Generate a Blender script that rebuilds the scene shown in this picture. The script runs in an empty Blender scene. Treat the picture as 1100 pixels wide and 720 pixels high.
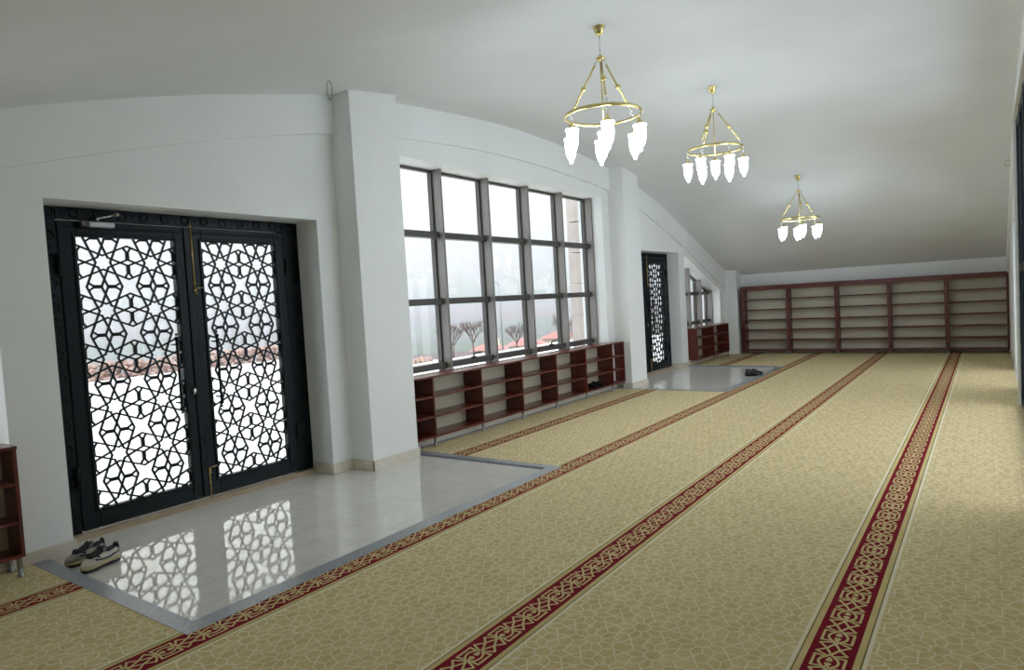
import bpy, math, random
import numpy as np
from mathutils import Vector, Matrix
random.seed(7)
PI = math.pi
S = bpy.context.scene
COL = S.collection

# ------------------------------------------------------------------ camera, sky, exposure
SKY = 3.2
LAMP = 18.0
cam_d = bpy.data.cameras.new('camera')
cam = bpy.data.objects.new('camera', cam_d); COL.objects.link(cam)
cam_d.sensor_width = 36.0
cam_d.lens = 0.7171 * 1000 / 1100 * 36.0
cam_d.clip_end = 12000; cam_d.clip_start = 0.02
def cam_axes(yaw, pitch, roll):
    cy, sy = math.cos(yaw), math.sin(yaw)
    f = Vector((-sy, cy, 0)); r = Vector((cy, sy, 0)); u = Vector((0, 0, 1))
    cp, sp = math.cos(pitch), math.sin(pitch)
    f, u = cp * f - sp * u, cp * u + sp * f
    cr, sr = math.cos(roll), math.sin(roll)
    r, u = cr * r + sr * u, cr * u - sr * r
    return r, u, f
r_, u_, f_ = cam_axes(0.6213, 0.0481, -0.0578)
M = Matrix((r_, u_, -f_)).transposed().to_4x4()
M.translation = Vector((0, 0, 1.6))
cam.matrix_world = M
S.camera = cam

world = bpy.data.worlds.new('overcast_sky'); S.world = world
world.use_nodes = True
wn = world.node_tree.nodes; wl = world.node_tree.links
bg = wn['Background']
tc = wn.new('ShaderNodeTexCoord'); sep = wn.new('ShaderNodeSeparateXYZ')
wl.new(tc.outputs['Generated'], sep.inputs[0])
cr = wn.new('ShaderNodeValToRGB')
cr.color_ramp.elements[0].position = 0.0; cr.color_ramp.elements[0].color = (0.76, 0.85, 1.0, 1)
cr.color_ramp.elements[1].position = 0.22; cr.color_ramp.elements[1].color = (0.93, 0.965, 1.0, 1)
wl.new(sep.outputs['Z'], cr.inputs[0]); wl.new(cr.outputs[0], bg.inputs['Color'])
bg.inputs['Strength'].default_value = SKY

S.view_settings.view_transform = 'Standard'
S.view_settings.look = 'None'
S.view_settings.gamma = 1.0
S.view_settings.use_curve_mapping = False
S.view_settings.exposure = 0.0
S.cycles.use_denoising = True
S.cycles.max_bounces = 12
S.cycles.diffuse_bounces = 8
S.cycles.transparent_max_bounces = 24
S.cycles.volume_bounces = 2
S.cycles.caustics_reflective = False
S.cycles.caustics_refractive = False
S.cycles.sample_clamp_indirect = 6.0

# ------------------------------------------------------------------ materials
def mat(name, col, rough=0.5, metal=0.0, spec=0.5, bump=0.0, bscale=40, var=0.0, vscale=6, coat=0.0, emit=0.0, ecol=None):
    m = bpy.data.materials.new(name); m.use_nodes = True
    nt = m.node_tree; b = nt.nodes['Principled BSDF']
    b.inputs['Base Color'].default_value = (*col, 1)
    b.inputs['Roughness'].default_value = rough
    b.inputs['Metallic'].default_value = metal
    b.inputs['Specular IOR Level'].default_value = spec
    b.inputs['Coat Weight'].default_value = coat
    if emit:
        b.inputs['Emission Color'].default_value = (*(ecol or col), 1)
        b.inputs['Emission Strength'].default_value = emit
    t = nt.nodes.new('ShaderNodeTexCoord')
    if var:
        n = nt.nodes.new('ShaderNodeTexNoise'); n.inputs['Scale'].default_value = vscale; n.inputs['Detail'].default_value = 5
        nt.links.new(t.outputs['Object'], n.inputs['Vector'])
        r = nt.nodes.new('ShaderNodeValToRGB')
        r.color_ramp.elements[0].position = 0.3; r.color_ramp.elements[1].position = 0.7
        r.color_ramp.elements[0].color = (*[c * (1 - var) for c in col], 1)
        r.color_ramp.elements[1].color = (*[min(1, c * (1 + var)) for c in col], 1)
        nt.links.new(n.outputs['Fac'], r.inputs[0]); nt.links.new(r.outputs[0], b.inputs['Base Color'])
    if bump:
        n2 = nt.nodes.new('ShaderNodeTexNoise'); n2.inputs['Scale'].default_value = bscale; n2.inputs['Detail'].default_value = 3
        nt.links.new(t.outputs['Object'], n2.inputs['Vector'])
        bp = nt.nodes.new('ShaderNodeBump'); bp.inputs['Strength'].default_value = bump; bp.inputs['Distance'].default_value = 0.01
        nt.links.new(n2.outputs['Fac'], bp.inputs['Height']); nt.links.new(bp.outputs[0], b.inputs['Normal'])
    return m

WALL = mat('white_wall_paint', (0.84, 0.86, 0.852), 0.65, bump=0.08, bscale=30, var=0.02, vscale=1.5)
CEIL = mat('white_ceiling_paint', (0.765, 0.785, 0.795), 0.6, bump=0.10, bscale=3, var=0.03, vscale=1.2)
BASE = mat('cream_marble_skirting', (0.68, 0.63, 0.54), 0.25, var=0.06, vscale=12)
GRAN = mat('grey_granite', (0.27, 0.285, 0.32), 0.3, var=0.45, vscale=160)
BLACK = mat('black_painted_steel', (0.004, 0.008, 0.010), 0.40, spec=0.2, bump=0.05, bscale=60)
ALU = mat('bronze_grey_aluminium', (0.20, 0.187, 0.172), 0.42, metal=0.2)
DARKALU = mat('dark_bronze_frame', (0.065, 0.06, 0.055), 0.4, metal=0.2)
CHROME = mat('brushed_steel', (0.62, 0.63, 0.65), 0.25, metal=1.0)
LEGMETAL = mat('dull_steel_leg', (0.33, 0.33, 0.33), 0.4, metal=0.9)
CREAM2 = mat('pale_bookcase_back', (0.74, 0.685, 0.53), 0.55)
BRASS = mat('polished_brass', (0.74, 0.62, 0.27), 0.2, metal=1.0)
OLDBRASS = mat('worn_brass', (0.55, 0.42, 0.16), 0.35, metal=1.0)
CREAM = mat('cream_back_board', (0.55, 0.51, 0.39), 0.55)
SHADE = mat('lit_frosted_glass', (0.95, 0.97, 1.0), 0.4, emit=LAMP, ecol=(0.80, 0.92, 1.0))
SILL = mat('tan_stone_sill', (0.42, 0.33, 0.22), 0.4, var=0.1)
RUBBER = mat('black_rubber', (0.012, 0.012, 0.013), 0.6)
SHOEBLK = mat('black_leather', (0.010, 0.010, 0.012), 0.35)
SHOEWHT = mat('worn_white_leather', (0.52, 0.50, 0.43), 0.5, var=0.12, vscale=30)
SHOETAN = mat('yellowed_midsole', (0.50, 0.42, 0.24), 0.6, var=0.1, vscale=30)
SHOEGRY = mat('grey_tongue_cloth', (0.20, 0.20, 0.21), 0.8)
SHOENVY = mat('navy_black_suede', (0.016, 0.017, 0.026), 0.7)
STONE = mat('outer_stone_cladding', (0.50, 0.44, 0.40), 0.6, var=0.06)
TERR = mat('pale_terrace_paving', (0.78, 0.78, 0.78), 0.7, var=0.04, vscale=2)
HEDGE = mat('winter_hedge_leaves', (0.36, 0.25, 0.21), 0.9, var=0.3, vscale=4)
BARK = mat('bare_tree_bark', (0.17, 0.115, 0.11), 0.9)
HWALL = mat('house_render', (0.75, 0.68, 0.56), 0.8)
HROOF = mat('red_roof_tiles', (0.40, 0.20, 0.185), 0.8, var=0.15, vscale=3)
HGLASS = mat('dark_house_window', (0.08, 0.09, 0.11), 0.2)
APT = mat('apartment_render', (0.55, 0.54, 0.53), 0.8)
APT2 = mat('apartment_render_warm', (0.52, 0.45, 0.40), 0.8)
LAMPMETAL = mat('galvanised_post', (0.40, 0.42, 0.44), 0.5, metal=0.5)
CABLE = mat('grey_cable', (0.20, 0.19, 0.17), 0.5)

def wood():
    m = mat('mahogany_veneer', (0.16, 0.035, 0.02), 0.28, coat=0.15)
    nt = m.node_tree; b = nt.nodes['Principled BSDF']
    t = nt.nodes.new('ShaderNodeTexCoord'); mp = nt.nodes.new('ShaderNodeMapping')
    mp.inputs['Scale'].default_value = (9, 1.2, 9)
    n = nt.nodes.new('ShaderNodeTexNoise'); n.inputs['Scale'].default_value = 3; n.inputs['Detail'].default_value = 6
    r = nt.nodes.new('ShaderNodeValToRGB')
    r.color_ramp.elements[0].position = 0.3; r.color_ramp.elements[0].color = (0.075, 0.011, 0.007, 1)
    r.color_ramp.elements[1].position = 0.75; r.color_ramp.elements[1].color = (0.155, 0.026, 0.014, 1)
    nt.links.new(t.outputs['Object'], mp.inputs[0]); nt.links.new(mp.outputs[0], n.inputs['Vector'])
    nt.links.new(n.outputs['Fac'], r.inputs[0]); nt.links.new(r.outputs[0], b.inputs['Base Color'])
    return m
WOOD = wood()
DARKWOOD = mat('dark_walnut_veneer', (0.115, 0.027, 0.022), 0.35, var=0.2, vscale=8)

def marble():
    m = mat('polished_marble_tile', (0.62, 0.58, 0.52), 0.04)
    nt = m.node_tree; b = nt.nodes['Principled BSDF']
    t = nt.nodes.new('ShaderNodeTexCoord'); mp = nt.nodes.new('ShaderNodeMapping')
    mp.inputs['Rotation'].default_value = (0, 0, PI / 2)
    mp.inputs['Location'].default_value = (0.1, 0.05, 0)
    br = nt.nodes.new('ShaderNodeTexBrick')
    br.inputs['Scale'].default_value = 1.0
    br.inputs['Brick Width'].default_value = 0.60; br.inputs['Row Height'].default_value = 0.30
    br.inputs['Mortar Size'].default_value = 0.003; br.inputs['Mortar Smooth'].default_value = 0.0
    br.inputs['Color1'].default_value = (0.80, 0.78, 0.745, 1); br.inputs['Color2'].default_value = (0.775, 0.755, 0.72, 1)
    br.inputs['Mortar'].default_value = (0.60, 0.56, 0.51, 1)
    n = nt.nodes.new('ShaderNodeTexNoise'); n.inputs['Scale'].default_value = 5; n.inputs['Detail'].default_value = 8; n.inputs['Distortion'].default_value = 1.2
    r = nt.nodes.new('ShaderNodeValToRGB')
    r.color_ramp.elements[0].position = 0.3; r.color_ramp.elements[0].color = (0.92, 0.905, 0.89, 1)
    r.color_ramp.elements[1].position = 0.7; r.color_ramp.elements[1].color = (1, 1, 1, 1)
    mx = nt.nodes.new('ShaderNodeMix'); mx.data_type = 'RGBA'; mx.blend_type = 'MULTIPLY'; mx.inputs['Factor'].default_value = 1
    nt.links.new(t.outputs['Object'], mp.inputs[0]); nt.links.new(mp.outputs[0], br.inputs['Vector'])
    nt.links.new(t.outputs['Object'], n.inputs['Vector']); nt.links.new(n.outputs['Fac'], r.inputs[0])
    nt.links.new(br.outputs['Color'], mx.inputs['A']); nt.links.new(r.outputs[0], mx.inputs['B'])
    nt.links.new(mx.outputs['Result'], b.inputs['Base Color'])
    bp = nt.nodes.new('ShaderNodeBump'); bp.inputs['Strength'].default_value = 0.25; bp.inputs['Distance'].default_value = 0.002; bp.invert = True
    nt.links.new(br.outputs['Fac'], bp.inputs['Height']); nt.links.new(bp.outputs[0], b.inputs['Normal'])
    b.inputs['Specular IOR Level'].default_value = 1.0
    return m
MARBLE = marble()

def carpet_mat(name, a, b_, rough=0.95):
    m = mat(name, a, rough, spec=0.15, bump=0.5, bscale=350)
    nt = m.node_tree; b = nt.nodes['Principled BSDF']
    t = nt.nodes.new('ShaderNodeTexCoord'); mp = nt.nodes.new('ShaderNodeMapping')
    mp.inputs['Scale'].default_value = (14, 5, 1)
    n = nt.nodes.new('ShaderNodeTexNoise'); n.inputs['Scale'].default_value = 1.3; n.inputs['Detail'].default_value = 4
    r = nt.nodes.new('ShaderNodeValToRGB')
    r.color_ramp.elements[0].position = 0.33; r.color_ramp.elements[0].color = (*a, 1)
    r.color_ramp.elements[1].position = 0.68; r.color_ramp.elements[1].color = (*b_, 1)
    nt.links.new(t.outputs['Object'], mp.inputs[0]); nt.links.new(mp.outputs[0], n.inputs['Vector'])
    nt.links.new(n.outputs['Fac'], r.inputs[0]); nt.links.new(r.outputs[0], b.inputs['Base Color'])
    return m
C_FIELD = carpet_mat('carpet_olive_beige', (0.60, 0.47, 0.215), (0.76, 0.62, 0.325))
C_LINE = carpet_mat('carpet_ivory', (0.84, 0.765, 0.56), (0.88, 0.81, 0.62))
C_RED = carpet_mat('carpet_crimson', (0.18, 0.002, 0.013), (0.225, 0.004, 0.018))
C_GOLD = carpet_mat('carpet_gold', (0.66, 0.52, 0.25), (0.74, 0.60, 0.31))
C_TAN = carpet_mat('carpet_tan', (0.60, 0.475, 0.205), (0.67, 0.535, 0.25))
C_OLIVE = carpet_mat('carpet_dark_olive', (0.19, 0.145, 0.05), (0.23, 0.175, 0.07))

def glass_mat(name='clear_pane', tint=(0.97, 0.98, 0.98)):
    m = bpy.data.materials.new(name); m.use_nodes = True
    nt = m.node_tree; nt.nodes.remove(nt.nodes['Principled BSDF'])
    out = nt.nodes['Material Output']
    tr = nt.nodes.new('ShaderNodeBsdfTransparent'); tr.inputs[0].default_value = (*tint, 1)
    gl = nt.nodes.new('ShaderNodeBsdfGlossy'); gl.inputs['Roughness'].default_value = 0.0
    ge = nt.nodes.new('ShaderNodeNewGeometry'); vd = nt.nodes.new('ShaderNodeVectorMath'); vd.operation = 'DOT_PRODUCT'
    nt.links.new(ge.outputs['Incoming'], vd.inputs[0]); nt.links.new(ge.outputs['Normal'], vd.inputs[1])
    def mth(op, a, b=None):
        q = nt.nodes.new('ShaderNodeMath'); q.operation = op
        for i, w in enumerate((a, b)):
            if w is None: continue
            if isinstance(w, (int, float)): q.inputs[i].default_value = w
            else: nt.links.new(w, q.inputs[i])
        return q.outputs[0]
    ab = mth('ABSOLUTE', vd.outputs['Value'])
    fr = mth('ADD', mth('MULTIPLY', mth('POWER', mth('SUBTRACT', 1.0, ab), 5.0), 0.75), 0.022)   # Schlick reflectance, same from either side
    mx = nt.nodes.new('ShaderNodeMixShader')
    nt.links.new(fr, mx.inputs[0]); nt.links.new(tr.outputs[0], mx.inputs[1]); nt.links.new(gl.outputs[0], mx.inputs[2])
    nt.links.new(mx.outputs[0], out.inputs['Surface'])
    return m
GLASS = glass_mat()

def hill_mat():
    m = mat('patchwork_winter_fields', (0.3, 0.3, 0.25), 0.95, spec=0.1)
    nt = m.node_tree; b = nt.nodes['Principled BSDF']
    t = nt.nodes.new('ShaderNodeTexCoord'); mp = nt.nodes.new('ShaderNodeMapping')
    m0 = nt.nodes.new('ShaderNodeMapping'); m0.inputs['Rotation'].default_value = (0, 0, -0.75)
    mp.inputs['Scale'].default_value = (0.0030, 0.0085, 0.001)
    v = nt.nodes.new('ShaderNodeTexVoronoi'); v.inputs['Scale'].default_value = 1.0
    r = nt.nodes.new('ShaderNodeValToRGB'); r.color_ramp.interpolation = 'CONSTANT'
    el = r.color_ramp.elements
    el[0].position = 0; el[0].color = (0.14, 0.165, 0.135, 1)
    el[1].position = 0.3; el[1].color = (0.17, 0.14, 0.15, 1)
    for p, c in ((0.5, (0.165, 0.16, 0.16, 1)), (0.68, (0.19, 0.15, 0.145, 1)), (0.85, (0.15, 0.165, 0.145, 1))):
        e = el.new(p); e.color = c
    nt.links.new(t.outputs['Object'], m0.inputs[0]); nt.links.new(m0.outputs[0], mp.inputs[0]); nt.links.new(mp.outputs[0], v.inputs['Vector'])
    nt.links.new(v.outputs['Color'], r.inputs[0]); nt.links.new(r.outputs[0], b.inputs['Base Color'])
    return m
HILL = hill_mat()

# ------------------------------------------------------------------ mesh builder
class MB:
    def __init__(s): s.v = []; s.f = []; s.mi = []; s.sm = []
    def add(s, verts, faces, mi=0, smooth=False):
        o = len(s.v); s.v += [tuple(map(float, q)) for q in verts]
        for f in faces: s.f.append(tuple(i + o for i in f)); s.mi.append(mi); s.sm.append(smooth)
        return s
    def box(s, x0, x1, y0, y1, z0, z1, mi=0):
        v = [(x, y, z) for z in (z0, z1) for y in (y0, y1) for x in (x0, x1)]
        return s.add(v, [(0, 2, 3, 1), (4, 5, 7, 6), (0, 1, 5, 4), (2, 6, 7, 3), (0, 4, 6, 2), (1, 3, 7, 5)], mi)
    def bbox(s, x0, x1, y0, y1, z0, z1, b=0.004, mi=0):
        """box with chamfered edges"""
        b = min(b, (x1 - x0) / 3, (y1 - y0) / 3, (z1 - z0) / 3)
        X, Y, Z = (x0, x1), (y0, y1), (z0, z1); V = []; idx = {}
        for i in (0, 1):
            for j in (0, 1):
                for k in (0, 1):
                    sx, sy, sz = (1 - 2 * i) * b, (1 - 2 * j) * b, (1 - 2 * k) * b
                    for a, q in enumerate(((X[i], Y[j] + sy, Z[k] + sz), (X[i] + sx, Y[j], Z[k] + sz), (X[i] + sx, Y[j] + sy, Z[k]))):
                        idx[i, j, k, a] = len(V); V.append(q)
        F = []
        for i in (0, 1):
            F.append([idx[i, j, k, 0] for j, k in ((0, 0), (1, 0), (1, 1), (0, 1))])
            F.append([idx[j, i, k, 1] for j, k in ((0, 0), (1, 0), (1, 1), (0, 1))])
            F.append([idx[j, k, i, 2] for j, k in ((0, 0), (1, 0), (1, 1), (0, 1))])
        for i in (0, 1):
            for j in (0, 1):
                F.append([idx[i, j, 0, 0], idx[i, j, 1, 0], idx[i, j, 1, 1], idx[i, j, 0, 1]])
                F.append([idx[i, 0, j, 0], idx[i, 1, j, 0], idx[i, 1, j, 2], idx[i, 0, j, 2]])
                F.append([idx[0, i, j, 1], idx[1, i, j, 1], idx[1, i, j, 2], idx[0, i, j, 2]])
                for k in (0, 1): F.append([idx[i, j, k, 0], idx[i, j, k, 1], idx[i, j, k, 2]])
        c = Vector(((x0 + x1) / 2, (y0 + y1) / 2, (z0 + z1) / 2)); G = []
        for f in F:
            p = [Vector(V[q]) for q in f]; n = (p[1] - p[0]).cross(p[2] - p[0])
            G.append(tuple(f) if n.dot(sum(p, Vector()) / len(p) - c) > 0 else tuple(reversed(f)))
        return s.add(V, G, mi)
    def tube(s, pts, rad, seg=8, mi=0, closed=False, caps=True):
        pts = [Vector(q) for q in pts]; n = len(pts)
        rr = rad if isinstance(rad, (list, tuple)) else [rad] * n
        V = []; prev = None
        for i, q in enumerate(pts):
            if closed: t = pts[(i + 1) % n] - pts[i - 1]
            else: t = pts[min(i + 1, n - 1)] - pts[max(i - 1, 0)]
            t.normalize()
            if prev is None:
                a = Vector((0, 0, 1)) if abs(t.z) < 0.9 else Vector((1, 0, 0))
            else: a = prev
            a = (a - t * a.dot(t)).normalized(); prev = a; b = t.cross(a)
            for k in range(seg):
                w = 2 * PI * k / seg
                V.append(q + (a * math.cos(w) + b * math.sin(w)) * rr[i])
        F = []
        for i in range(n if closed else n - 1):
            j = (i + 1) % n
            for k in range(seg):
                l = (k + 1) % seg
                F.append((i * seg + k, i * seg + l, j * seg + l, j * seg + k))
        if caps and not closed:
            F.append(tuple(range(seg - 1, -1, -1))); F.append(tuple((n - 1) * seg + k for k in range(seg)))
        return s.add(V, F, mi, True)
    def lathe(s, prof, c=(0, 0, 0), seg=16, mi=0, wob=None):
        V = []; F = []; n = len(prof)
        for i, (r, z) in enumerate(prof):
            for k in range(seg):
                w = 2 * PI * k / seg
                q = r * (1 + (wob[i] * math.cos(6 * w) if wob else 0))
                V.append((c[0] + q * math.cos(w), c[1] + q * math.sin(w), c[2] + z))
        for i in range(n - 1):
            for k in range(seg):
                l = (k + 1) % seg
                F.append((i * seg + k, i * seg + l, (i + 1) * seg + l, (i + 1) * seg + k))
        F.append(tuple(range(seg))); F.append(tuple((n - 1) * seg + k for k in range(seg - 1, -1, -1)))
        return s.add(V, F, mi, True)
    def sphere(s, c, r, seg=10, mi=0, sc=(1, 1, 1)):
        m = max(4, seg // 2); prof = [(max(1e-4, math.sin(PI * i / m)), -math.cos(PI * i / m)) for i in range(m + 1)]
        V = []; F = []
        for a, z in prof:
            for k in range(seg):
                w = 2 * PI * k / seg; V.append((c[0] + r * sc[0] * a * math.cos(w), c[1] + r * sc[1] * a * math.sin(w), c[2] + r * sc[2] * z))
        for i in range(m):
            for k in range(seg):
                l = (k + 1) % seg; F.append((i * seg + k, i * seg + l, (i + 1) * seg + l, (i + 1) * seg + k))
        return s.add(V, F, mi, True)
    def prism_x(s, poly, x0, x1, mi=0):
        """poly = list of (y,z)"""
        n = len(poly); a = sum(poly[i][0] * poly[(i + 1) % n][1] - poly[(i + 1) % n][0] * poly[i][1] for i in range(n))
        if a < 0: poly = poly[::-1]
        V = [(x0, y, z) for y, z in poly] + [(x1, y, z) for y, z in poly]
        F = [tuple(range(n - 1, -1, -1)), tuple(range(n, 2 * n))]
        for i in range(n):
            j = (i + 1) % n; F.append((i, j, n + j, n + i))
        return s.add(V, F, mi)
    def bar_x(s, p0, p1, w, x0, x1, mi=0):
        """bar in the (y,z) plane"""
        d = Vector(p1) - Vector(p0)
        if d.length < 1e-5: return s
        d.normalize(); nrm = Vector((-d.y, d.x)) * w / 2; e = d * w * 0.3
        a, b = Vector(p0) - e, Vector(p1) + e
        return s.prism_x([tuple(a + nrm), tuple(a - nrm), tuple(b - nrm), tuple(b + nrm)], x0, x1, mi)
    def build(s, name, mats, parent=None, loc=None, bevel=0):
        """vertices are world coordinates (or local when loc is given); parented parts keep their place"""
        base = Vector((0, 0, 0))
        if parent is not None and parent.get('_world'):
            base = Vector(parent['_world'])
        elif loc is not None: base = Vector(loc)
        me = bpy.data.meshes.new(name)
        me.from_pydata([tuple(Vector(q) - base) for q in s.v], [], s.f)
        for m in (mats if isinstance(mats, (list, tuple)) else [mats]): me.materials.append(m)
        me.polygons.foreach_set('material_index', s.mi); me.polygons.foreach_set('use_smooth', s.sm)
        me.update()
        o = bpy.data.objects.new(name, me); COL.objects.link(o)
        if parent is not None: o.parent = parent
        else: o.location = base
        o['_world'] = tuple(base)
        return o

def tag(o, label=None, cat=None, group=None, kind=None):
    for k, v in (('label', label), ('category', cat), ('group', group), ('kind', kind)):
        if v: o[k] = v
    return o
def thing(name, label, cat, loc=(0, 0, 0), group=None):
    o = bpy.data.objects.new(name, None); COL.objects.link(o); o.location = loc; o['_world'] = tuple(loc)
    o.empty_display_size = 0.1
    return tag(o, label, cat, group)
def local_thing(name, label, cat, group=None):
    """a thing whose parts are built in its own coordinates"""
    o = thing(name, label, cat, (0, 0, 0), group); return o
def struct(mb, name, mats, parent=None, loc=None):
    o = mb.build(name, mats, parent, loc); o['kind'] = 'structure'; return o
def copy_tree(o, parent=None):
    c = o.copy(); COL.objects.link(c); c.parent = parent
    for ch in list(o.children): copy_tree(ch, c)
    return c

# ------------------------------------------------------------------ the room: dimensions
XW, XR = -5.384, 0.345            # left and right wall faces
XO = -5.85                        # outer face of the left wall
Y0, Y1 = -1.28, 17.13             # near and back wall
ZM = -0.02                        # marble level (carpet top is z = 0)
D1 = (1.967, 4.319, 2.528); D2 = (11.50, 13.80, 2.46)
W1 = (5.45, 10.38, 3.335)
C1 = (4.583, 5.232); C2 = (10.63, 11.26); XC = -5.089

def smooth_curve(py, pz, sig):
    g = np.linspace(-8, 26, 3401); z = np.interp(g, py, pz)
    z = np.where(g < py[0], pz[0] + (g - py[0]) * (pz[1] - pz[0]) / (py[1] - py[0]), z)
    z = np.where(g > py[-1], pz[-1] + (g - py[-1]) * (pz[-1] - pz[-2]) / (py[-1] - py[-2]), z)
    k = np.exp(-0.5 * (np.arange(-300, 301) * 0.01 / sig) ** 2); k /= k.sum()
    zz = np.convolve(np.pad(z, 300, mode='edge'), k, mode='valid')
    return lambda y: float(np.interp(y, g, zz))
ceil_z = smooth_curve([0.0, 1.748, 2.335, 3.218, 4.568, 5.456, 7.107, 7.8, 9.171, 10.504, 11.757, 12.872, 16.897],
                      [2.50, 3.090, 3.279, 3.505, 3.799, 3.905, 4.016, 4.03, 3.985, 3.872, 3.660, 3.395, 2.045], 0.45)
beam_z = smooth_curve([0.0, 1.718, 2.175, 3.288, 4.535, 5.467, 7.21, 8.487, 10.462, 11.836, 13.562, 15.807, 16.768],
                      [2.14, 2.69, 2.84, 3.144, 3.42, 3.533, 3.622, 3.605, 3.49, 3.25, 2.765, 1.965, 1.633], 0.45)
def soffit2(y): return beam_z(y) - 0.13          # sloping head of the far small window
def soffit3(y): return soffit2(15.86 - y)        # and of its mirror image near the camera

def frange(a, b, st):
    n = max(1, int(round((b - a) / st))); return [a + (b - a) * i / n for i in range(n + 1)]
def wall_mesh(x0, x1, openings):
    """strips of wall between z=ZM and just above the vault, leaving the openings (y0,y1,zlo,ztop)"""
    mb = MB(); br = sorted({Y0 - 0.3, Y1 + 0.3} | {q for o in openings for q in o[:2]})
    for a, b in zip(br[:-1], br[1:]):
        op = [o for o in openings if o[0] <= a + 1e-6 and o[1] >= b - 1e-6]
        ys = frange(a, b, 0.22) if (not op or callable(op[0][3])) else frange(a, b, 0.22)
        top = lambda y: ceil_z(y) + 0.08
        if not op:
            mb.prism_x([(ys[0], ZM - 0.1), (ys[-1], ZM - 0.1)] + [(y, top(y)) for y in reversed(ys)], x0, x1)
        else:
            o = op[0]; o = (*o[:2], o[2] if o[2] > 0 else ZM - 0.05, o[3]); f = o[3] if callable(o[3]) else (lambda y: o[3])
            mb.prism_x([(ys[0], ZM - 0.1), (ys[-1], ZM - 0.1), (ys[-1], o[2]), (ys[0], o[2])], x0, x1)
            mb.prism_x([(y, f(y)) for y in ys] + [(y, top(y)) for y in reversed(ys)], x0, x1)
    return mb
W2 = (14.13, 16.406); W3 = (-0.55, 1.64)
struct(wall_mesh(XO, XW, [(*D1[:2], ZM, D1[2]), (*W1[:2], 0.02, W1[2]), (*D2[:2], ZM, D2[2]), (*W2, 0.10, soffit2), (*W3, 0.10, soffit3)]), 'wall_left', WALL)
WR = (5.5, 10.12, 3.42)
struct(wall_mesh(XR, XR + 0.4, [(*WR[:2], ZM, WR[2]), (11.5, 13.8, ZM, 2.46)]), 'wall_right', WALL)
# added double door of the right wall, glazed to let in more daylight
for k, (a, b, h) in enumerate(((11.5, 13.8, 2.46),)):
    fr = MB(); yc = (a + b) / 2
    for ya in (a, a + 0.06, yc - 0.09, yc + 0.003, b - 0.15, b - 0.06): fr.bbox(XR + 0.15, XR + 0.21, ya, ya + (0.06 if ya in (a, b - 0.06) else 0.087), ZM + 0.01, h, 0.004)
    for z0, z1 in ((ZM + 0.01, 0.12), (h - 0.10, h)): fr.bbox(XR + 0.155, XR + 0.205, a, b, z0, z1, 0.004)
    d = struct(fr, 'door_%d' % (k + 3), BLACK)
    MB().box(XR + 0.176, XR + 0.184, a + 0.02, b - 0.02, 0.02, h - 0.02).build('glass_pane', GLASS, d)
    for sg in (-1, 1):
        yy = yc + sg * 0.05
        MB().tube([(XR + 0.15, yy, 1.0), (XR + 0.10, yy, 1.0), (XR + 0.10, yy + sg * 0.11, 1.0)], 0.008).build('door_handle', CHROME, d)
struct(MB().box(XO, XR + 0.4, Y1, Y1 + 0.3, ZM - 0.1, 3.0), 'wall_back', WALL)
struct(MB().box(XO, XR + 0.4, Y0 - 0.3, Y0, ZM - 0.1, 3.2), 'wall_front', WALL)
ys = frange(Y0 - 0.3, Y1 + 0.3, 0.15); mb = MB()
V = [(x, y, ceil_z(y) + dz) for y in ys for x, dz in ((XO, 0), (XR + 0.4, 0), (XO, 0.25), (XR + 0.4, 0.25))]
F = []
for i in range(len(ys) - 1):
    a, b = 4 * i, 4 * i + 4
    F += [(a, b, b + 1, a + 1), (a + 2, a + 3, b + 3, b + 2)]
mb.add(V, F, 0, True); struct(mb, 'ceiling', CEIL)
struct(MB().box(XO, XR + 0.4, Y0 - 0.3, Y1 + 0.3, ZM - 0.18, ZM), 'floor', MARBLE)
# columns and the arched beam over the openings
tn = [0]
def trim(mb, m=WALL, loc=None):
    tn[0] += 1; return struct(mb, 'trim_%d' % tn[0], m)
for a, b in (C1, C2):
    trim(MB().box(XW - 0.02, XC, a, b, ZM, max(ceil_z(a), ceil_z(b)) + 0.05))
for a, b in ((Y0, C1[0]), (C1[1], C2[0]), (C2[1], Y1)):
    y_ = frange(a, b, 0.2)
    trim(MB().prism_x([(y, beam_z(y)) for y in y_] + [(y, ceil_z(y) + 0.04) for y in reversed(y_)], XW - 0.02, XW + 0.047))
y_ = frange(Y0, Y1, 0.2)
trim(MB().prism_x([(y, beam_z(y)) for y in y_] + [(y, ceil_z(y) + 0.04) for y in reversed(y_)], XR - 0.03, XR + 0.02))
trim(MB().box(XW - 0.02, -5.075, 16.77, Y1 + 0.02, ZM, 2.3))              # pilaster in the far left corner
# exterior pier seen through the last pane, joints between its stone slabs
pier = MB()
for k in range(8): pier.bbox(-6.13, XO - 0.005, 10.44, 11.42, ZM - 0.3 + k * 0.55, ZM - 0.3 + k * 0.55 + 0.535, 0.006)
trim(pier, STONE)

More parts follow.
